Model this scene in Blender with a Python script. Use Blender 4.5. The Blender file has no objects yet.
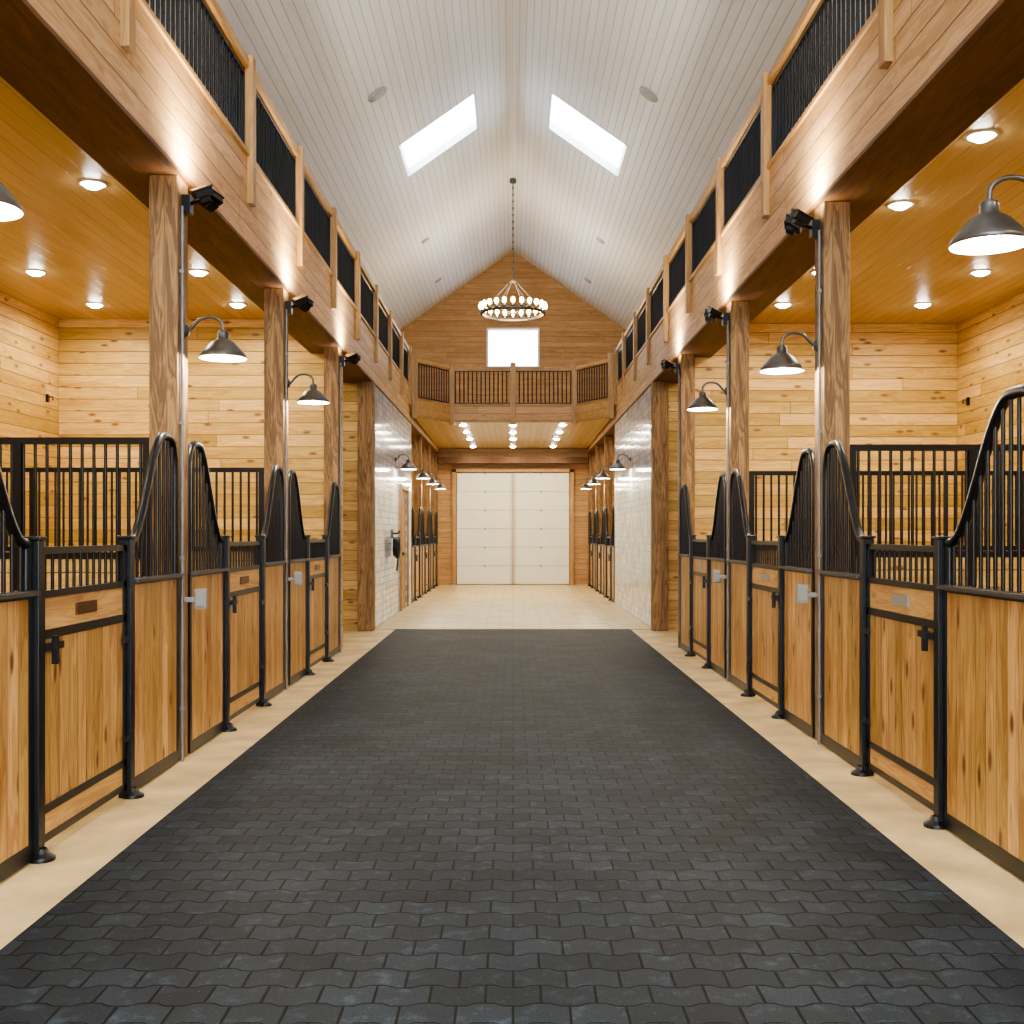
import bpy, math, random
from mathutils import Vector, Matrix
random.seed(4)
S = bpy.context.scene
# ------------------------------------------------------------------ mesh builder
class MB:
    def __init__(s): s.v=[];s.f=[];s.m=[];s.sm=[]
    def add(s,vs,fs,m=0,smooth=False):
        b=len(s.v); s.v+= [tuple(p) for p in vs]
        for f in fs:
            s.f.append([b+i for i in f]); s.m.append(m); s.sm.append(smooth)
    def box(s,x0,x1,y0,y1,z0,z1,m=0):
        if x0>x1:x0,x1=x1,x0
        if y0>y1:y0,y1=y1,y0
        if z0>z1:z0,z1=z1,z0
        s.add([(x0,y0,z0),(x1,y0,z0),(x1,y1,z0),(x0,y1,z0),(x0,y0,z1),(x1,y0,z1),(x1,y1,z1),(x0,y1,z1)],
              [(0,3,2,1),(4,5,6,7),(0,1,5,4),(1,2,6,5),(2,3,7,6),(3,0,4,7)],m)
    def prism(s,pts,off,m=0):
        n=len(pts); off=Vector(off)
        a=[Vector(p) for p in pts]; b=[p+off for p in a]
        s.add(a+b,[tuple(range(n-1,-1,-1)),tuple(range(n,2*n))]+[(i,(i+1)%n,n+(i+1)%n,n+i) for i in range(n)],m)
    def tube(s,pts,r,m=0,n=8,smooth=True):
        P=[Vector(p) for p in pts]; vs=[];fs=[]
        t0=(P[1]-P[0]).normalized()
        up=Vector((0,0,1)) if abs(t0.z)<.9 else Vector((1,0,0))
        u=t0.cross(up).normalized()
        for i,p in enumerate(P):
            if i==0:t=t0
            elif i==len(P)-1:t=(P[i]-P[i-1]).normalized()
            else:t=((P[i+1]-P[i]).normalized()+(P[i]-P[i-1]).normalized()).normalized()
            u=(u-t*u.dot(t)).normalized(); w=t.cross(u)
            rr=r[i] if isinstance(r,(list,tuple)) else r
            for k in range(n):
                a=2*math.pi*(k+.5)/n
                vs.append(p+u*math.cos(a)*rr+w*math.sin(a)*rr)
        for i in range(len(P)-1):
            for k in range(n):
                k2=(k+1)%n
                fs.append((i*n+k,i*n+k2,(i+1)*n+k2,(i+1)*n+k))
        s.add(vs,fs,m,smooth)
        L=len(P)-1
        s.add(vs[:n],[tuple(range(n-1,-1,-1))],m); s.add(vs[L*n:],[tuple(range(n))],m)
    def cyl(s,a,b,r,m=0,n=12): s.tube([a,b],r,m,n)
    def lathe(s,prof,c,m=0,n=24,mat=None):
        vs=[];fs=[]
        M=mat or Matrix.Identity(3); c=Vector(c)
        for (r,z) in prof:
            for k in range(n):
                a=2*math.pi*k/n
                vs.append(c+M@Vector((r*math.cos(a),r*math.sin(a),z)))
        for i in range(len(prof)-1):
            for k in range(n):
                k2=(k+1)%n
                fs.append((i*n+k,i*n+k2,(i+1)*n+k2,(i+1)*n+k))
        s.add(vs,fs,m,True)
    def ball(s,c,r,m=0,n=12,sz=1.0):
        s.lathe([(max(1e-4,r*math.sin(math.pi*i/8)),-r*sz*math.cos(math.pi*i/8)) for i in range(9)],c,m,n)
    def torus(s,c,R,r,m=0,n=32,k=8,mat=None):
        M=mat or Matrix.Identity(3); c=Vector(c); vs=[];fs=[]
        for i in range(n):
            a=2*math.pi*i/n
            for j in range(k):
                b=2*math.pi*j/k
                vs.append(c+M@Vector(((R+r*math.cos(b))*math.cos(a),(R+r*math.cos(b))*math.sin(a),r*math.sin(b))))
        for i in range(n):
            for j in range(k):
                fs.append((i*k+j,((i+1)%n)*k+j,((i+1)%n)*k+(j+1)%k,i*k+(j+1)%k))
        s.add(vs,fs,m,True)
    def obj(s,name,mats,origin=(0,0,0),parent=None,bevel=0):
        o=Vector(origin)
        me=bpy.data.meshes.new(name)
        me.from_pydata([tuple(Vector(v)-o) for v in s.v],[],s.f)
        for mt in mats: me.materials.append(mt)
        me.polygons.foreach_set('material_index',s.m)
        me.polygons.foreach_set('use_smooth',s.sm)
        me.update()
        ob=bpy.data.objects.new(name,me); S.collection.objects.link(ob)
        if parent:
            ob.parent=parent; ob.location=o-parent.location
        else: ob.location=o
        if bevel:
            b=ob.modifiers.new('bevel','BEVEL'); b.width=bevel; b.segments=2; b.limit_method='ANGLE'
        return ob
def empty(name,loc):
    e=bpy.data.objects.new(name,None); e.location=loc; e.empty_display_size=.1
    S.collection.objects.link(e); return e
# ------------------------------------------------------------------ materials
class N:
    def __init__(s,name):
        s.mat=bpy.data.materials.new(name); s.mat.use_nodes=True
        s.t=s.mat.node_tree; s.b=s.t.nodes['Principled BSDF']
    def n(s,ty,**k):
        x=s.t.nodes.new(ty)
        for a,b in k.items(): setattr(x,a,b)
        return x
    def l(s,a,b): s.t.links.new(a,b)
    def math(s,op,a,b=None,c=None,clamp=False):
        x=s.n('ShaderNodeMath',operation=op); x.use_clamp=clamp
        for i,q in enumerate((a,b,c)):
            if q is None: continue
            if isinstance(q,(int,float)): x.inputs[i].default_value=q
            else: s.l(q,x.inputs[i])
        return x.outputs[0]
    def mr(s,v,a,b,c,d,smooth=False):
        x=s.n('ShaderNodeMapRange'); 
        if smooth: x.interpolation_type='SMOOTHSTEP'
        s.l(v,x.inputs[0])
        for i,q in enumerate((a,b,c,d)): x.inputs[1+i].default_value=q
        return x.outputs[0]
    def mix(s,f,a,b,blend='MIX'):
        x=s.n('ShaderNodeMix',data_type='RGBA',blend_type=blend)
        if isinstance(f,(int,float)): x.inputs[0].default_value=f
        else: s.l(f,x.inputs[0])
        for i,q in ((6,a),(7,b)):
            if isinstance(q,tuple): x.inputs[i].default_value=(*q[:3],1)
            else: s.l(q,x.inputs[i])
        return x.outputs[2]
    def comb(s,x,y,z):
        c=s.n('ShaderNodeCombineXYZ')
        for i,q in enumerate((x,y,z)):
            if isinstance(q,(int,float)): c.inputs[i].default_value=q
            else: s.l(q,c.inputs[i])
        return c.outputs[0]
    def coord(s):
        tc=s.n('ShaderNodeTexCoord'); sp=s.n('ShaderNodeSeparateXYZ'); s.l(tc.outputs['Object'],sp.inputs[0])
        return tc.outputs['Object'],{'X':sp.outputs[0],'Y':sp.outputs[1],'Z':sp.outputs[2]}
    def noise(s,vec,scale,detail=3,dist=0.0,rough=.5):
        x=s.n('ShaderNodeTexNoise'); s.l(vec,x.inputs['Vector'])
        x.inputs['Scale'].default_value=scale; x.inputs['Detail'].default_value=detail
        x.inputs['Distortion'].default_value=dist; x.inputs['Roughness'].default_value=rough
        return x.outputs['Fac']
    def bump(s,h,dist=.01,strength=.6):
        x=s.n('ShaderNodeBump'); x.inputs['Distance'].default_value=dist; x.inputs['Strength'].default_value=strength
        s.l(h,x.inputs['Height']); s.l(x.outputs[0],s.b.inputs['Normal'])
def sc(r,g,b):
    f=lambda c:(c/255/12.92) if c/255<=.04045 else ((c/255+.055)/1.055)**2.4
    return (f(r),f(g),f(b))
def wood(name,c1,c2,across='Z',along='Y',width=.14,groove=.035,rough=.5,knots=1.0,var=.25,gdark=.45,grain=1.0,length=0):
    k=N(name); vec,ax=k.coord()
    third=[q for q in 'XYZ' if q not in (across,along)][0]
    a=k.math('DIVIDE',k.math('ADD',ax[across],.003),width)
    i=k.math('FLOOR',a); fr=k.math('FRACT',a)
    wn=k.n('ShaderNodeTexWhiteNoise',noise_dimensions='1D'); k.l(i,wn.inputs['W']); v=wn.outputs['Value']
    al=ax[along]
    e=k.math('MINIMUM',fr,k.math('SUBTRACT',1.0,fr))
    g=k.mr(e,0.0,groove,0,1,True)
    if length:
        q=k.math('ADD',k.math('DIVIDE',al,length),k.math('MULTIPLY',v,7.3))
        wn2=k.n('ShaderNodeTexWhiteNoise',noise_dimensions='2D'); k.l(k.comb(i,k.math('FLOOR',q),0),wn2.inputs['Vector'])
        v=wn2.outputs['Value']
        f2=k.math('FRACT',q); e2=k.math('MINIMUM',f2,k.math('SUBTRACT',1.0,f2))
        g=k.math('MULTIPLY',g,k.mr(e2,0,.0015,0,1))
    gv=k.comb(k.math('ADD',k.math('MULTIPLY',al,1.3),k.math('MULTIPLY',v,37.0)),k.math('MULTIPLY',ax[across],13.0),k.math('MULTIPLY',ax[third],13.0))
    n1=k.noise(gv,1.0,4,.8)
    ring=k.math('SINE',k.math('MULTIPLY',n1,46.0))
    gv2=k.comb(k.math('MULTIPLY',al,4.0),k.math('MULTIPLY',ax[across],160.0),k.math('MULTIPLY',ax[third],160.0))
    n2=k.noise(gv2,1.0,2)
    f=k.math('ADD',k.math('MULTIPLY',k.mr(n1,.3,.7,0,1),.65),k.math('MULTIPLY',k.mr(ring,-1,1,0,1),.4*grain))
    f=k.math('ADD',f,k.math('MULTIPLY',k.math('SUBTRACT',n2,.5),.7*grain),None,True)
    col=k.mix(f,c1,c2)
    br=k.mr(v,0,1,1-var,1+var*.4)
    col=k.mix(1.0,col,k.comb(br,br,k.math('MULTIPLY',br,br)),'MULTIPLY')
    if knots>0:
        vo=k.n('ShaderNodeTexVoronoi',voronoi_dimensions='2D'); vo.inputs['Scale'].default_value=1.0
        k.l(k.comb(k.math('ADD',k.math('MULTIPLY',al,1.7),k.math('MULTIPLY',v,11.0)),k.math('ADD',k.math('MULTIPLY',ax[across],4.5),k.math('MULTIPLY',ax[third],2.0)),0),vo.inputs['Vector'])
        kn=k.mr(vo.outputs['Distance'],.03,.12,.9*knots,0,True)
        col=k.mix(kn,col,(c2[0]*.35,c2[1]*.25,c2[2]*.2))
    if groove>0:
        col=k.mix(g,(c2[0]*gdark,c2[1]*gdark,c2[2]*gdark),col)
        k.bump(g,.006,.7)
    k.l(col,k.b.inputs['Base Color']); k.b.inputs['Roughness'].default_value=rough
    return k.mat
def plain(name,col,rough=.5,metal=0,noise=0.0,nscale=8,emit=None,es=0,bump=0):
    k=N(name); vec,ax=k.coord()
    n=k.noise(vec,nscale,6)
    f=k.mr(n,.3,.7,1-noise,1+noise)
    c=k.mix(1.0,col,k.comb(f,f,f),'MULTIPLY')
    k.l(c,k.b.inputs['Base Color']); k.b.inputs['Roughness'].default_value=rough; k.b.inputs['Metallic'].default_value=metal
    if emit: k.b.inputs['Emission Color'].default_value=(*emit,1); k.b.inputs['Emission Strength'].default_value=es
    if bump: k.bump(n,bump,.5)
    return k.mat
PI1,PI2=sc(226,190,120),sc(188,142,72)
m_wallX=wood('pine_wall_side',PI1,PI2,'Z','Y',.14,.05,.5,1.0,var=.32,gdark=.32,length=3.4)
m_wallY=wood('pine_wall_end',PI1,PI2,'Z','X',.14,.05,.5,1.0,var=.32,gdark=.32,length=3.4)
m_fascia=wood('pine_fascia',sc(216,176,126),sc(178,132,82),'Z','Y',.135,.05,.55,.4,var=.18,gdark=.35,length=3.6)
m_gable=wood('pine_gable',sc(196,154,102),sc(160,114,66),'Z','X',.14,.04,.55,.3,var=.15,gdark=.4,length=3)
m_board=wood('pine_stall_boards',sc(216,174,112),sc(152,102,50),'Y','Z',.1,.03,.4,1.0,var=.3,gdark=.28)
m_strip=wood('pine_strip',sc(212,170,108),sc(168,120,66),'Z','Y',.4,.0,.4,.5,var=.05)
m_post=wood('timber_post',sc(166,128,80),sc(104,74,42),'X','Z',.5,.0,.65,.6,var=.05,grain=1.6)
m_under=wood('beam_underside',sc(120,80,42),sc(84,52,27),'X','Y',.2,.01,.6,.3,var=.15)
m_trim=wood('pine_trim',sc(194,152,94),sc(158,114,62),'Z','Y',.5,.0,.5,.2,var=.05)
m_trimv=wood('pine_trim_upright',sc(184,142,86),sc(144,102,54),'X','Z',.5,.0,.5,.2,var=.05)
m_sceil=wood('stall_ceiling_boards',sc(212,188,144),sc(192,164,116),'X','Y',.13,.035,.35,0,var=.12,gdark=.5,grain=.4)
m_vault=wood('white_ceiling_boards',sc(235,237,241),sc(225,228,235),'X','Y',.1,.06,.5,0,var=.04,gdark=.48,grain=.3)
m_black=plain('black_powdercoat',(.006,.006,.007),.35,.2,.1)
m_steel=plain('dark_steel_ledge',(.10,.10,.11),.4,.8,.1)
m_galv=plain('galvanised_conduit',(.20,.19,.18),.5,.5,.15)
m_shade=plain('lamp_pewter',(.12,.11,.10),.35,.8,.2)
m_shin=plain('lamp_white_enamel',(.85,.83,.78),.4)
m_bulb=plain('bulb_glow',(1,.9,.7),.4,emit=(1,.88,.66),es=30)
m_down=plain('downlight_glow',(1,.95,.85),.4,emit=(1,.94,.80),es=90)
m_candle=plain('candle_glow',(1,.8,.5),.4,emit=(1,.72,.36),es=26)
m_white=plain('white_plastic',(.8,.8,.78),.4)
m_door=plain('cream_overhead_door',sc(222,219,196),.45,0,.03,3)
m_seam=plain('door_seam',sc(140,136,122),.6)
m_brass=plain('brass_plate',sc(100,68,36),.35,.7,.2,30)
m_outlet=plain('grey_cover',sc(140,136,126),.4)
m_bed=plain('stall_bedding',sc(156,130,88),.9,0,.3,20,bump=.02)
m_speak=plain('speaker_grille',sc(170,171,175),.5)
m_conc=plain('tan_concrete',sc(202,176,128),.5,0,.30,3,bump=.002)
k=N('white_glazed_brick'); vec,ax=k.coord()
bt=k.n('ShaderNodeTexBrick'); k.l(k.comb(ax['Y'],ax['Z'],0),bt.inputs['Vector'])
bt.inputs['Scale'].default_value=1; bt.inputs['Brick Width'].default_value=.3; bt.inputs['Row Height'].default_value=.1
bt.inputs['Mortar Size'].default_value=.004; bt.inputs['Color1'].default_value=(*sc(236,240,246),1); bt.inputs['Color2'].default_value=(*sc(206,213,224),1)
bt.inputs['Mortar'].default_value=(*sc(150,154,162),1)
nn=k.noise(vec,4,5); cc=k.mix(k.mr(nn,.42,.62,0,.75),bt.outputs['Color'],sc(164,174,190))
k.l(cc,k.b.inputs['Base Color']); k.b.inputs['Roughness'].default_value=.12; k.bump(bt.outputs['Fac'],-.003,.6)
m_tile=k.mat
k=N('tan_brick_paving'); vec,ax=k.coord()
bt=k.n('ShaderNodeTexBrick'); k.l(k.comb(ax['X'],ax['Y'],0),bt.inputs['Vector'])
bt.inputs['Scale'].default_value=1; bt.inputs['Brick Width'].default_value=.4; bt.inputs['Row Height'].default_value=.2
bt.inputs['Mortar Size'].default_value=.010; bt.inputs['Color1'].default_value=(*sc(216,192,138),1); bt.inputs['Color2'].default_value=(*sc(186,158,104),1)
bt.inputs['Mortar'].default_value=(*sc(140,112,70),1)
nn=k.noise(vec,5,4); cc=k.mix(k.mr(nn,.4,.7,0,.5),bt.outputs['Color'],sc(226,204,156))
k.l(cc,k.b.inputs['Base Color']); k.b.inputs['Roughness'].default_value=.32
m_far=k.mat
# rubber dog-bone pavers
k=N('rubber_pavers'); vec,ax=k.coord()
W,D=.16,.125
xw=k.math('DIVIDE',ax['X'],W)
tri=k.math('ABSOLUTE',k.math('SUBTRACT',k.math('FRACT',xw),.5))
trap=k.mr(tri,.17,.33,-1,1)
row=k.math('ADD',k.math('DIVIDE',ax['Y'],D),k.math('MULTIPLY',trap,.075))
ri=k.math('FLOOR',row); rf=k.math('FRACT',row)
par=k.math('MULTIPLY',k.math('MODULO',k.math('ADD',ri,1000.0),2.0),.5)
cx=k.math('ADD',xw,par); ci=k.math('FLOOR',cx); cf=k.math('FRACT',cx)
er=k.math('MULTIPLY',k.math('MINIMUM',rf,k.math('SUBTRACT',1.0,rf)),D)
ec=k.math('MULTIPLY',k.math('MINIMUM',cf,k.math('SUBTRACT',1.0,cf)),W)
e=k.math('MINIMUM',er,ec)
g=k.mr(e,.0015,.0055,0,1,True)
wn=k.n('ShaderNodeTexWhiteNoise',noise_dimensions='2D'); k.l(k.comb(ci,ri,0),wn.inputs['Vector'])
sp=k.noise(vec,260,2); bl=k.noise(vec,1.3,4); sp2=k.noise(vec,14,5,0,.7); sp3=k.noise(vec,90,3)
br=k.math('MULTIPLY',k.mr(wn.outputs['Value'],0,1,.72,1.28),k.mr(sp,.3,.75,.4,1.8))
br=k.math('MULTIPLY',br,k.mr(bl,.3,.7,.75,1.3))
br=k.math('MULTIPLY',br,k.mr(sp2,.54,.75,1,2.6))
c0=sc(33,39,45)
col=k.mix(1.0,c0,k.comb(br,br,br),'MULTIPLY')
col=k.mix(k.mr(sp3,.66,.76,0,.35),col,sc(120,122,122))
col=k.mix(g,sc(2,2,3),col)
k.l(col,k.b.inputs['Base Color']); k.b.inputs['Roughness'].default_value=.62
k.b.inputs['Specular IOR Level'].default_value=.13
k.bump(k.math('ADD',g,k.math('MULTIPLY',sp,.15)),.004,.5)
m_rub=k.mat
k=N('thin_glass'); tr=k.n('ShaderNodeBsdfTransparent'); gl=k.n('ShaderNodeBsdfGlossy'); gl.inputs['Roughness'].default_value=.05
mx=k.n('ShaderNodeMixShader'); mx.inputs[0].default_value=.04; k.l(tr.outputs[0],mx.inputs[1]); k.l(gl.outputs[0],mx.inputs[2])
k.l(mx.outputs[0],k.t.nodes['Material Output'].inputs['Surface'])
m_glass=k.mat
# ------------------------------------------------------------------ key dims
CH=1.35; F=1100.0
AX=1.97; BB=3.48; FT=4.15; SC=3.88; OX=5.35; RH=8.84; SL=.70
Y0,Y1=-3.0,29.1
posts={-1:[.5,3.5,6.5,9.5,12.5],1:[.9,3.9,7.02,10.02,13.0]}
farposts=[21.3,23.8,26.3,28.8]
# ------------------------------------------------------------------ floor
b=MB(); b.box(-5.5,5.5,Y0-1.5,Y1+.2,-.12,0,0); b.obj('floor',[m_conc])
b=MB(); b.box(-1.65,1.65,Y0,15.5,.0,.012,0); b.obj('rubber_paver_aisle',[m_rub])
b=MB(); b.box(-1.96,1.96,15.51,Y1-.1,.0,.012,0); b.obj('brick_paving_floor',[m_far])
for s,nm in ((-1,'left'),(1,'right')):
    b=MB()
    for ya,yb in zip(posts[s][:-1],posts[s][1:]): b.box(s*2.2,s*5.28,ya+.18,yb+.02 if yb>12 else yb+.06,.0,.03,0)
    b.obj('stall_bedding',[m_bed])
# ------------------------------------------------------------------ outer walls
for s,nm in ((-1,'left'),(1,'right')):
    b=MB(); b.box(s*OX,s*(OX+.15),Y0,Y1,0,RH-SL*(OX+.15)-.02,0); b.obj('wall_'+nm,[m_wallX])
b=MB(); y=Y1; T=(0,.15,0)
def zx(z): return (RH-z)/SL
P=lambda L,y:[(x,y,z) for x,z in L]
wz0,wz1,wx=5.79,6.75,.65
b.prism(P([(-5.5,0),(5.5,0),(5.5,RH-SL*5.5),(zx(wz0),wz0),(-zx(wz0),wz0),(-5.5,RH-SL*5.5)],y),T)
b.prism(P([(-zx(wz0),wz0),(-wx,wz0),(-wx,wz1),(-zx(wz1),wz1)],y),T)
b.prism(P([(wx,wz0),(zx(wz0),wz0),(zx(wz1),wz1),(wx,wz1)],y),T)
b.prism(P([(-zx(wz1),wz1),(zx(wz1),wz1),(0,RH)],y),T)
b.obj('wall_back',[m_gable])
b=MB(); y=Y0-.15  # unseen end behind camera; doorway and open gable added to let daylight in
b.prism(P([(-5.5,0),(-2.0,0),(-2.0,3.9),(-5.5,3.9)],y),T); b.prism(P([(2.0,0),(5.5,0),(5.5,3.9),(2.0,3.9)],y),T)
b.prism(P([(-2.0,3.6),(2.0,3.6),(2.0,3.9),(-2.0,3.9)],y),T)
b.prism(P([(-5.5,3.9),(-4.3,3.9),(-4.3,RH-SL*4.3),(-5.5,RH-SL*5.5)],y),T); b.prism(P([(5.5,3.9),(4.3,3.9),(4.3,RH-SL*4.3),(5.5,RH-SL*5.5)],y),T)
for x in (-2.9,-1.45,0,1.45,2.9): b.box(x-.06,x+.06,y,y+.15,3.9,RH-SL*(abs(x)+.06))
b.obj('wall_front',[m_wallY])
e=empty('window_1',(0,Y1,6.27))
b=MB()
for x0,x1,z0,z1 in ((-wx-.05,-wx,wz0-.05,wz1+.05),(wx,wx+.05,wz0-.05,wz1+.05),(-wx,wx,wz1,wz1+.05),(-wx,wx,wz0-.05,wz0)):
    b.box(x0,x1,Y1-.03,Y1,z0,z1)
b.obj('casing',[m_white],(0,Y1,6.27),e)
b=MB(); b.box(-wx,wx,Y1+.06,Y1+.07,wz0,wz1); b.obj('pane',[m_glass],(0,Y1,6.27),e)
# ------------------------------------------------------------------ vaulted ceiling
sy0,sy1,sx0,sx1=17.58,19.12,.61,1.84
for s,nm in ((-1,'left'),(1,'right')):
    b=MB()
    def slab(xa,xb,ya,yb):
        pts=[(s*xa,ya,RH-SL*xa),(s*xb,ya,RH-SL*xb),(s*xb,yb,RH-SL*xb),(s*xa,yb,RH-SL*xa)]
        b.prism(pts,(0,0,.12),0)
    slab(0,sx0,Y0-.15,Y1+.15); slab(sx1,5.5,Y0-.15,Y1+.15); slab(sx0,sx1,Y0-.15,sy0); slab(sx0,sx1,sy1,Y1+.15)
    b.obj('ceiling_'+nm,[m_vault])
    e=empty('skylight',(s*1.2,18.35,8.0)); b=MB()
    for (xa,xb,ya,yb) in ((sx0,sx0+.02,sy0,sy1),(sx1-.02,sx1,sy0,sy1),(sx0,sx1,sy0,sy0+.02),(sx0,sx1,sy1-.02,sy1)):
        pts=[(s*xa,ya,RH-SL*xa-.01),(s*xb,ya,RH-SL*xb-.01),(s*xb,yb,RH-SL*xb-.01),(s*xa,yb,RH-SL*xa-.01)]
        b.prism(pts,(0,0,.15),0)
    b.obj('shaft',[m_white],e.location,e)
    b=MB(); b.prism([(s*sx0,sy0,RH-SL*sx0+.12),(s*sx1,sy0,RH-SL*sx1+.12),(s*sx1,sy1,RH-SL*sx1+.12),(s*sx0,sy1,RH-SL*sx0+.12)],(0,0,.01))
    b.obj('pane',[m_glass],e.location,e)
    ang=math.atan(SL)*s
    M=Matrix.Rotation(ang,3,'Y')
    for X,Y,r in ((1.9,15.4,.15),(1.85,23.2,.1),(1.83,26.9,.1)):
        b=MB(); c=(s*X,Y,RH-SL*X-.004)
        b.lathe([(1e-4,-.02),(r*.85,-.02),(r*.87,-.012),(r,-.015),(r*1.05,0)],c,0,24,M)
        b.obj('ceiling_speaker',[m_speak],c)
b=MB(); b.prism([(-.03,Y0,RH-.025),(.03,Y0,RH-.025),(0,Y0,RH-.0)],(0,Y1-Y0-.02,0)); b.obj('trim_ridge',[m_vault])
# ------------------------------------------------------------------ beams / loft
def light(name,ty,loc,power,col,parent=None,**kw):
    l=bpy.data.lights.new(name,ty); l.energy=power; l.color=col
    for a,c in kw.items(): setattr(l,a,c)
    o=bpy.data.objects.new(name,l); S.collection.objects.link(o)
    o.location=Vector(loc)-(parent.location if parent else Vector((0,0,0)))
    if parent:o.parent=parent
    return o
rail_posts={-1:[-2.5,.3,3.0,5.57,8.2,10.1,12.0,13.85,15.7,17.5,19.3,20.85],1:[-2.3,.6,3.3,5.75,8.5,10.4,12.25,14.05,15.9,17.6,19.4,20.85]}
for s,nm in ((-1,'left'),(1,'right')):
    b=MB(); b.box(s*(AX+.0),s*2.38,Y0,Y1-.01,BB+.02,FT,0); b.obj('loft_beam_'+nm,[m_fascia])
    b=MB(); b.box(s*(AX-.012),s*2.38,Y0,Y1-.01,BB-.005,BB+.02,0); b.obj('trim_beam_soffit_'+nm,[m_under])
    b=MB(); b.box(s*2.381,s*(OX-.001),Y0,Y1-.01,SC,SC+.07,0); b.obj('ceiling_stalls_'+nm,[m_sceil])
    e=empty('loft_railing',(s*2.0,9,4.5)); 
    b=MB(); b.box(s*1.955,s*2.045,Y0,20.9,4.80,4.87,0); b.box(s*1.95,s*2.03,Y0,20.9,FT,FT+.03,0); b.obj('handrail',[m_trim],e.location,e)
    b=MB()
    for y in rail_posts[s]: b.box(s*1.925,s*2.03,y-.05,y+.05,3.80,4.90,0)
    b.obj('newels',[m_trimv],e.location,e,.004)
    b=MB()
    rp=rail_posts[s]
    for ya,yb in zip(rp[:-1],rp[1:]):
        a=ya+.07; c=yb-.07
        b.box(s*1.985,s*2.015,a,c,4.20,4.225); b.box(s*1.985,s*2.015,a,c,4.755,4.78)
        b.box(s*1.985,s*2.015,a-.02,a,4.18,4.80); b.box(s*1.985,s*2.015,c,c+.02,4.18,4.80)
        n=int((c-a)/.09)
        for i in range(1,n): b.cyl((s*2.0,a+(c-a)*i/n,4.22),(s*2.0,a+(c-a)*i/n,4.76),.0115,0,6)
    b.obj('balusters',[m_black],e.location,e)
# ------------------------------------------------------------------ far balcony
bf=[(-1.90,21.05),(-1.25,22.2),(1.25,22.2),(1.90,21.05)]
b=MB(); b.prism([(x,y,3.6) for x,y in bf]+[(1.955,Y1-.01,3.6),(-1.955,Y1-.01,3.6)],(0,0,.26),0)
b.obj('balcony_floor',[m_sceil])
e=empty('balcony_railing',(0,22,4.2))
b=MB();bm=MB();bp=MB()
for (xa,ya),(xb,yb) in zip(bf[:-1],bf[1:]):
    d=Vector((xb-xa,yb-ya,0)); L=d.length; u=d/L
    def seg(B,t0,t1,z0,z1,th,m=0):
        nn=Vector((u.y,-u.x,0))
        p=[Vector((xa,ya,z0))+u*t0+nn*th,Vector((xa,ya,z0))+u*t1+nn*th,Vector((xa,ya,z0))+u*t1-nn*.02,Vector((xa,ya,z0))+u*t0-nn*.02]
        B.prism(p,(0,0,z1-z0),m)
    seg(b,0,L,3.60,3.93,.03); seg(b,0,L,4.66,4.72,.04)
    seg(bm,.05,L-.05,3.98,4.0,.0); seg(bm,.05,L-.05,4.62,4.64,.0)
    n=int(L/.085)
    for i in range(1,n):
        p=Vector((xa,ya,0))+u*(L*i/n)
        bm.cyl((p.x,p.y,3.98),(p.x,p.y,4.64),.012,0,6)
for x,y in bf+[(0,22.2)]:
    x2=x*.985
    bp.box(x2-.055,x2+.055,y-.09,y+.02,3.56,4.80)
b.obj('fascia_and_handrail',[m_gable],e.location,e); bm.obj('balusters',[m_black],e.location,e); bp.obj('newels',[m_trimv],e.location,e,.004)
# ------------------------------------------------------------------ posts
PF=AX+.012
def post(s,y,z1=BB-.006,w=.17,d=.21,pipe=True):
    e=empty('timber_post',(s*(AX+.08),y+d/2,0))
    b=MB(); b.box(s*PF,s*(PF+w),y,y+d,.0,z1,0)
    b.obj('shaft',[m_post],e.location,e,.008)
    if pipe:
        b=MB(); x=s*(PF-.016)
        b.cyl((x,y+.04,0.0),(x,y+.04,3.30),.0105,0,8)
        for z in (.3,1.2,2.0,2.9): b.box(x-.014,x+.014,y+.025,y+.055,z,z+.02)
        b.obj('conduit',[m_galv],e.location,e)
for s in (-1,1):
    for y in posts[s]: post(s,y)
    for y in farposts: post(s,y,BB-.006,.17,.17,False)
# ------------------------------------------------------------------ stall fronts
def smooth(t): t=max(0,min(1,t)); return t*t*(3-2*t)
def swoop(t,L):
    h=1.31+.60*smooth((t-.04)/(L*.66))
    r=L-.02-t
    if r<.14: h-= .14-math.sqrt(max(0,.14**2-(.14-r)**2))
    return h
def panel(B,Wd,St,s,ya,yb,high_first):
    L=yb-ya; X0=AX; X1=AX+.045
    Y=lambda t:(yb-t) if high_first else (ya+t)
    Wd.box(s*(X0+.006),s*(X1-.006),ya+.03,yb-.03,.07,1.09)
    B.box(s*X0,s*X1,ya,yb,.012,.08); B.box(s*X0,s*X1,ya,yb,1.085,1.12)
    B.box(s*X0,s*X1,ya,ya+.035,.08,1.085); B.box(s*X0,s*X1,yb-.035,yb,.08,1.085)
    St.box(s*(X0-.035),s*(X0-.001),ya+.01,yb-.01,1.10,1.118)
    pts=[]
    N_=26
    for i in range(N_+1):
        t=.02+(L-.04)*i/N_
        if i==N_: t=L-.021
        pts.append((s*(X0+.022),Y(t),swoop(t,L)))
    pts.append((s*(X0+.022),Y(L-.02),1.7)); pts.append((s*(X0+.022),Y(L-.02),1.11))
    B.tube(pts,.024,0,8)
    B.tube([(s*(X0+.022),Y(.02),1.11),(s*(X0+.022),Y(.02),1.33)],.02,0,8)
    n=max(4,int(L/.068))
    for i in range(1,n):
        t=L*i/n
        B.cyl((s*(X0+.022),Y(t),1.11),(s*(X0+.022),Y(t),swoop(t,L)),.0095,0,6)
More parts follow.
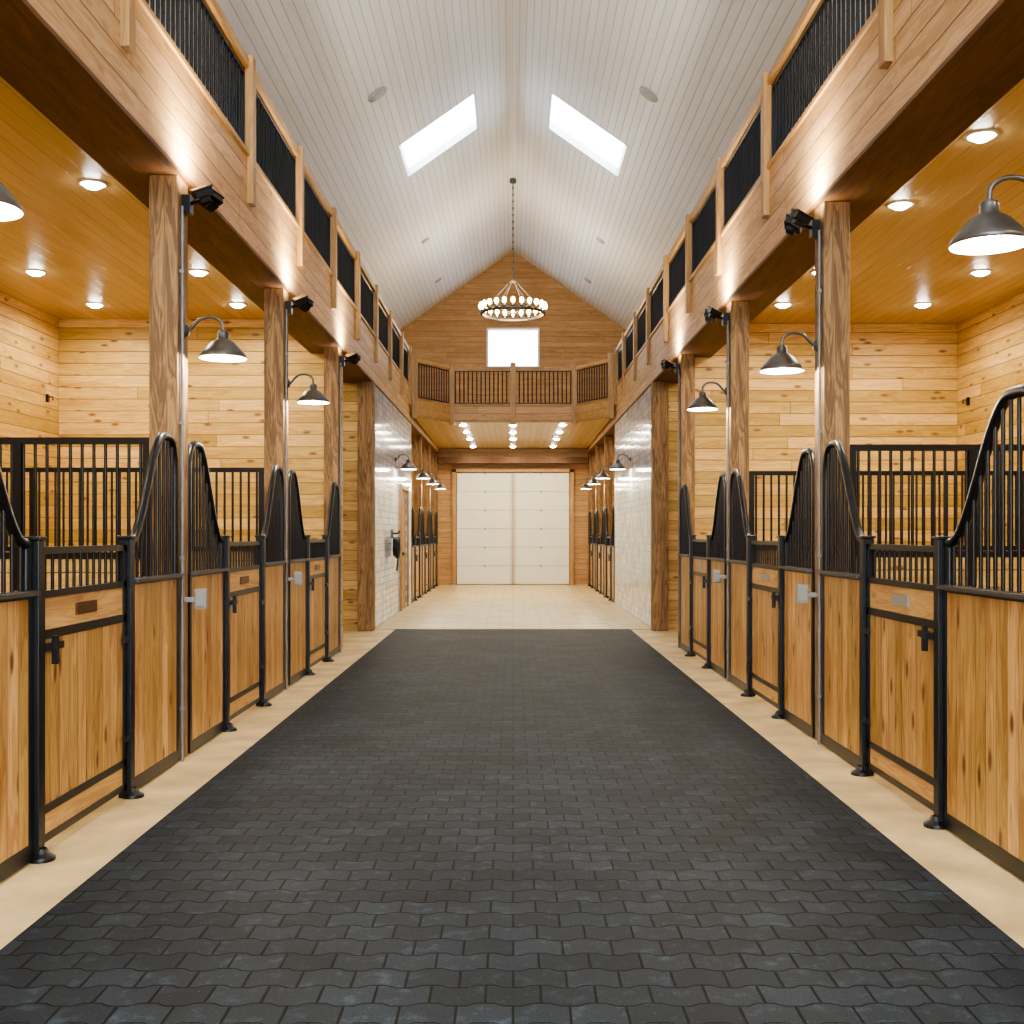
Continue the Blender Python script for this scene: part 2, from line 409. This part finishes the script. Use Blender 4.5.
def stall_front(s,y0,L=3.0,pd=.21,shift=0.0):
    y1=y0+L; gl=1.02; rest=(L-pd-gl-.14)/2
    a0=y0+pd+.005; a1=a0+rest-.01+shift; g0=a1+.07; g1=g0+gl; c0=g1+.07; c1=y1-.005
    e=empty('stall_front',(s*AX,(y0+y1)/2,0))
    B,Wd,St=MB(),MB(),MB()
    panel(B,Wd,St,s,a0,a1,True); panel(B,Wd,St,s,c0,c1,False)
    B.obj('grille_frame',[m_black],e.location,e); Wd.obj('boards',[m_board],(0,0,0),e); St.obj('ledge',[m_steel],e.location,e)
    B=MB()
    for ya in (a1+.003,g1+.007):
        B.box(s*(AX-.02),s*(AX+.045),ya,ya+.06,.0,1.325)
        B.box(s*(AX-.028),s*(AX+.053),ya-.008,ya+.068,1.325,1.34)
        B.lathe([(.055,0),(.055,.015),(.03,.03),(.02,.05)],(s*(AX-.02),ya+.03,0.0),0,14)
    B.obj('gate_posts',[m_black],e.location,e,.003)
    B,Wd,Sp=MB(),MB(),MB(); x0,x1=s*(AX+.0),s*(AX+.04); ga,gb=g0+.008,g1-.004
    g=e
    for z0,z1 in ((.05,.08),(.17,.205),(.905,.945),(1.08,1.11),(1.265,1.295)): B.box(x0,x1,ga,gb,z0,z1)
    B.box(x0,x1,ga,ga+.035,.05,1.295); B.box(x0,x1,gb-.035,gb,.05,1.295)
    n=13
    for i in range(1,n):
        y=ga+(gb-ga)*i/n; B.cyl((s*(AX+.02),y,1.1),(s*(AX+.02),y,1.27),.008,0,6)
    # latch on the near stile
    yl=ga+.03; B.box(s*(AX-.03),s*AX,yl-.04,yl+.13,.86,.89); B.box(s*(AX-.045),s*(AX-.02),yl+.02,yl+.04,.80,.92)
    for z in (.3,.8): B.box(s*(AX-.02),s*(AX),gb-.06,gb+.02,z,z+.03)
    B.obj('gate_frame',[m_black],g.location,g)
    Wd.box(s*(AX+.008),s*(AX+.032),ga+.03,gb-.03,.2,.91); Wd.obj('gate_boards',[m_board],(0,0,0),g)
    Sp.box(s*(AX+.008),s*(AX+.032),ga+.03,gb-.03,.075,.175); Sp.box(s*(AX+.008),s*(AX+.032),ga+.03,gb-.03,.94,1.085)
    Sp.obj('gate_strips',[m_strip],(0,0,0),g)
    Np=MB(); ym=(ga+gb)/2; Np.box(s*(AX+.0),s*(AX+.008),ym-.13,ym+.11,.985,1.04); 
    Np.obj('nameplate',[m_brass if s<0 else m_outlet],g.location,g)
for s in (-1,1):
    P_=posts[s]
    for a,c in zip(P_[:-1],P_[1:]): stall_front(s,a,c-a,shift=.06 if (s>0 and a>3 and a<5) else 0)
    for a in farposts[:-1]: stall_front(s,a,2.5,.18)
def partition(s,y):
    e=empty('stall_partition',(s*3.7,y,0)); B,Wd=MB(),MB()
    xa,xb=s*2.17,s*(OX-.01)
    Wd.box(xa,xb,y-.02,y+.02,.05,1.2); Wd.obj('boards',[m_wallY],e.location,e)
    B.box(xa,xb,y-.025,y+.025,1.2,1.24); B.box(xa,xb,y-.025,y+.025,1.89,1.93); B.box(xa,xb,y-.025,y+.025,.0,.05)
    for x in (2.20,2.98,4.2,5.31): B.box(s*(x-.03),s*(x+.02),y-.026,y+.026,.05,1.93)
    n=int((OX-2.17)/.07)
    for i in range(1,n):
        x=s*(2.17+(OX-2.18)*i/n); B.cyl((x,y,1.22),(x,y,1.9),.0105,0,6)
    B.obj('grille',[m_black],e.location,e)
for s in (-1,1):
    for y in posts[s][:-1]: partition(s,y+.12)
    for y in farposts[1:3]: partition(s,y+.1)
for s,nm,yw in ((-1,'left',12.95),(1,'right',13.24)):
    b=MB(); b.box(s*2.02,s*(OX-.002),yw,yw+.12,0,SC-.002); b.obj('wall_stall_end_'+nm,[m_wallY])
    b=MB(); b.box(s*AX,s*(OX-.002),15.5,15.62,0,BB-.006); b.obj('wall_passage_'+nm,[m_wallY])
    b=MB(); b.box(s*(AX-.03),s*(AX+.19),15.28,15.49,0,BB-.006); b.obj('timber_post',[m_post],(s*2.05,15.4,0),None,.006)
    b=MB(); 
    if s<0:
        b.box(s*AX,s*(AX+.12),15.63,19.2,0,BB-.006); b.box(s*AX,s*(AX+.12),19.2,20.4,2.15,BB-.006); b.box(s*AX,s*(AX+.12),20.4,21.28,0,BB-.006)
    else: b.box(s*AX,s*(AX+.12),15.63,21.28,0,BB-.006)
    b.obj('wall_tiled_'+nm,[m_tile])
    b=MB(); b.box(s*(AX+.13),s*(OX-.002),21.1,21.2,0,SC-.002); b.obj('wall_tack_room_'+nm,[m_wallY])
e=empty('door_1',(-AX,19.8,0)); b=MB()
b.box(-AX+.035,-AX+.001,19.12,19.20,0,2.22); b.box(-AX+.035,-AX+.001,20.40,20.48,0,2.22); b.box(-AX+.035,-AX+.001,19.20,20.40,2.14,2.22)
b.obj('casing',[m_trimv],e.location,e)
b=MB(); b.box(-AX-.02,-AX-.06,19.21,20.39,.02,2.14); b.obj('leaf',[m_board],e.location,e)
b=MB(); b.ball((-AX+.03,19.35,1.0),.035); b.cyl((-AX+.03,19.35,1.0),(-AX-.02,19.35,1.0),.012); b.obj('knob',[m_black],e.location,e)
b=MB(); R=Matrix.Rotation(math.radians(90),3,'Y'); c=Vector((-AX+.05,17.9,1.15))
b.box(-AX,-AX+.02,17.82,17.98,1.28,1.42); b.tube([(-AX+.02,17.9,1.36),(-AX+.1,17.9,1.36),(-AX+.13,17.9,1.40)],.015)
for i in range(4): b.torus(c+Vector((.02*i-.01,.01*i,-.01*i)),.15+.012*i,.015,0,28,6,R)
b.tube([(-AX+.1,17.92,1.3),(-AX+.1,17.95,1.0),(-AX+.08,17.9,.75)],.016)
b.obj('hanging_halter',[m_black],c)
# ------------------------------------------------------------------ overhead doors at end
for s in (-1,1):
    e=empty('door_overhead',(s*.74,Y1-.06,0)); b=MB()
    xa,xb=(.012,1.48); H=2.96; n=6
    for i in range(n):
        z0=.03+i*(H-.03)/n; z1=z0+(H-.03)/n-.008
        b.box(s*xa,s*xb,Y1-.06,Y1-.012,z0,z1,0)
        for xh in (.74,):
            b.box(s*(xh-.02),s*(xh+.02),Y1-.07,Y1-.06,z1-.03,z1+.025,1)
    b.box(s*(.05),s*.062,Y1-.07,Y1-.06,.03,H,1)
    b.obj('leaf',[m_door,m_seam],e.location,e,.0015)
b=MB(); b.box(-1.6,-1.5,Y1-.1,Y1,0,3.06); b.box(1.5,1.6,Y1-.1,Y1,0,3.06); b.box(-1.6,1.6,Y1-.1,Y1,2.98,3.08); b.box(-.012,.012,Y1-.09,Y1-.012,0.02,2.96)
b.obj('trim_door',[m_trimv])
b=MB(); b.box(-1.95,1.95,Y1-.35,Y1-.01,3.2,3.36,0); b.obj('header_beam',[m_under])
# ------------------------------------------------------------------ lamps
WARM=(1,.87,.66)
def barn_lamp(s,y,zr=2.44,pw=46,face=None):
    w=s*((face or PF)-.001)
    e=empty('gooseneck_barn_lamp',(w,y,zr+.17)); b=MB()
    cx=s*(AX-.02-.20)
    prof=[(.021,.165),(.03,.16),(.034,.15),(.034,.118),(.05,.108),(.075,.092),(.10,.066),(.122,.04),(.138,.018),(.142,0),(.138,0)]
    b.lathe(prof,(cx,y,zr),0,32)
    b.lathe([(.138,0),(.134,.012),(.118,.034),(.097,.06),(.07,.086),(.001,.10)],(cx,y,zr),1,32)
    pts=[]
    for i in range(15):
        a=math.pi*(i/14)
        pts.append((cx+s*.085-s*.085*math.cos(a)*1.0,y,zr+.19+.06*math.sin(a)))
    pts=[(cx,y,zr+.155)]+pts[:12]+[(w-s*.03,y,zr+.17),(w,y,zr+.17)]
    b.tube(pts,.010,0,8)
    b.lathe([(.001,.03),(.03,.025),(.045,.0)],(w,y,zr+.17),0,20,Matrix.Rotation(-s*math.pi/2,3,'Y'))
    b.ball((cx,y,zr+.045),.032,2,12,1.2)
    b.obj('shade_and_arm',[m_shade,m_shin,m_bulb],e.location,e)
    light('bulb','POINT',(cx,y,zr-.008),pw,WARM,e,shadow_soft_size=.012)
for s in (-1,1):
    for i,y in enumerate(posts[s][:-1]): 
        barn_lamp(s,y+.14 if not(s<0 and i==1) else y+.09,2.41 if i<3 else 2.50)
    barn_lamp(s,18.4,2.43,30,AX)
    for y in (21.4,23.9,26.4): barn_lamp(s,y,2.43,30)
def flood(s,y):
    z=3.33; x=s*(PF-.002)
    e=empty('flood_light',(x,y,z)); b=MB()
    b.box(x-s*.0,x-s*.05,y+.07,y+.15,z-.06,z+.05)
    b.tube([(x-s*.04,y+.1,z),(x-s*.11,y+.07,z+.01),(x-s*.14,y+.05,z+.02)],.013)
    for dy,rx,rz in ((-.03,.35,.3),(.14,-.3,-.4)):
        c=Vector((x-s*.155,y+dy,z+.03))
        M=Matrix.Rotation(rz,3,'Z')@Matrix.Rotation(s*math.radians(24),3,'Y')@Matrix.Rotation(rx,3,'X')
        def bx(hx,hy,hz,o):
            vs=[c+M@(Vector((sx*hx,sy*hy,sz*hz))+Vector(o)) for sz in(-1,1) for sx,sy in((-1,-1),(1,-1),(1,1),(-1,1))]
            b.add(vs,[(0,3,2,1),(4,5,6,7),(0,1,5,4),(1,2,6,5),(2,3,7,6),(3,0,4,7)],0)
        bx(.055,.05,.022,(0,0,0)); bx(.062,.058,.007,(0,0,.025)); bx(.03,.03,.02,(0,0,-.035))
        b.tube([(x-s*.14,y+.05,z+.02),tuple(c)],.012)
    b.obj('heads',[m_black],e.location,e,.004)
    l=light('uplight','SPOT',(x-s*.15,y+.05,z+.12),215,(1,.89,.69),e,spot_size=2.9,spot_blend=1.0,shadow_soft_size=.15)
    l.rotation_euler=(math.pi,s*math.radians(20),0)
for s in (-1,1):
    for y in posts[s][2:]: flood(s,y)
for s in (-1,1):
    for y in posts[s][2:4]:
        b=MB(); b.box(s*(AX-.13),s*(AX-.06),y+.09,y+.14,.90,1.02); b.box(s*(AX-.12),s*(AX-.07),y+.075,y+.09,.915,1.005); b.box(s*(AX-.06),s*(PF-.001),y+.10,y+.13,.94,.97)
        b.obj('outlet_box',[m_outlet],(s*(AX-.07),y+.1,.96),None,.004)
def recessed(x,y,z,pw,col=(1,.90,.72)):
    e=empty('recessed_light',(x,y,z)); b=MB()
    b.lathe([(.105,0),(.10,-.01),(.085,-.014),(.08,-.006)],(x,y,z),0,20)
    b.lathe([(1e-4,-.045),(.04,-.038),(.07,-.018),(.08,-.006)],(x,y,z),1,20)
    b.obj('trim_and_lens',[m_white,m_down],e.location,e)
    light('lamp','SPOT',(x,y,z-.055),pw,col,e,spot_size=3.05,spot_blend=.5,shadow_soft_size=.06)
RP=88
for x in (3.03,4.6):
    for y in (-1.0,2.2,5.0,7.93,10.6,12.1): recessed(-x,y,SC,RP)
    for y in (-.5,2.7,5.4 if x>4 else 6.97,8.43,10.6,12.1): recessed(x*.98,y,SC,RP)
for s in(-1,1):
    for y in (14.3,22.8,25.3,27.8): recessed(s*3.2,y,SC,RP)
for x in (-1.02,0,1.02):
    for y in (22.6,24.2,25.9,28.1): recessed(x,y if x else y+.05,3.6,50)
for x,y in ((-4.3,9.0),(4.25,9.3)):
    b=MB(); b.lathe([(1e-4,-.04),(.04,-.04),(.06,-.02),(.065,0)],(x,y,SC),0,20); b.obj('smoke_detector',[m_white],(x,y,SC))
for s,y in ((-1,12.95),(1,13.24)):
    x=s*5.33; yy=y-.35
    b=MB(); b.box(x-.015,x+.015,yy-.02,yy+.02,2.86,2.95); b.tube([(x-s*.015,yy,2.92),(x-s*.06,yy,2.92),(x-s*.06,yy,2.88)],.008); b.obj('wall_hook',[m_black],(x,yy,2.9))
# ------------------------------------------------------------------ chandelier
cy=23.1; cz=5.98; e=empty('chandelier',(0,cy,cz)); b=MB()
b.lathe([(.001,RH-.12-cz),(.07,RH-.12-cz),(.07,RH-.03-cz)],(0,cy,cz),0,16)
b.tube([(0,cy,RH-.1),(0,cy,cz+.68)],.012,0,6)
for i in range(28):
    z=cz+.72+i*(RH-.15-cz-.72)/28
    b.torus((0,cy,z),.02,.006,0,10,5,Matrix.Rotation(math.pi/2,3,'X' if i%2 else 'Y'))
R_=.66
b.lathe([(R_-.02,-.03),(R_+.02,-.03),(R_+.02,.03),(R_-.02,.03),(R_-.02,-.03)],(0,cy,cz),0,48)
b.torus((0,cy,cz+.68),.06,.01,0,16,6)
for i in range(6):
    a=2*math.pi*i/6
    b.tube([(.05*math.cos(a),cy+.05*math.sin(a),cz+.68),(R_*math.cos(a),cy+R_*math.sin(a),cz+.02)],.005,0,6)
for i in range(3):
    a=math.pi*i/3; b.tube([(R_*math.cos(a),cy+R_*math.sin(a),cz),(-R_*math.cos(a),cy-R_*math.sin(a),cz)],.009,0,6)
for i in range(24):
    a=2*math.pi*i/24; x=(R_+.02)*math.cos(a); y=cy+(R_+.02)*math.sin(a)
    b.lathe([(.001,.0),(.035,.0),(.04,.012)],(x,y,cz+.03),0,10)
    b.cyl((x,y,cz+.03),(x,y,cz+.10),.016,2,8); b.ball((x,y,cz+.15),.045,1,8,1.4)
b.obj('wheel',[m_shade,m_candle,m_shin],e.location,e)
light('glow','POINT',(0,cy,cz+.3),170,(1,.86,.66),e,shadow_soft_size=.4)
# ------------------------------------------------------------------ world + camera
w=bpy.data.worlds.new('daylight'); S.world=w; w.use_nodes=True
bg=w.node_tree.nodes['Background']; bg.inputs[0].default_value=(.76,.88,1.0,1); bg.inputs[1].default_value=13
cam=bpy.data.cameras.new('camera'); co=bpy.data.objects.new('camera',cam); S.collection.objects.link(co)
co.location=(0,0,CH); co.rotation_euler=(math.pi/2,0,0)
cam.sensor_width=36; cam.lens=F/1024*36; cam.shift_y=22/1024; cam.shift_x=-1/1024; cam.clip_start=.05
S.camera=co
S.view_settings.view_transform='AgX'
try: S.view_settings.look='AgX - Medium High Contrast'
except Exception: pass
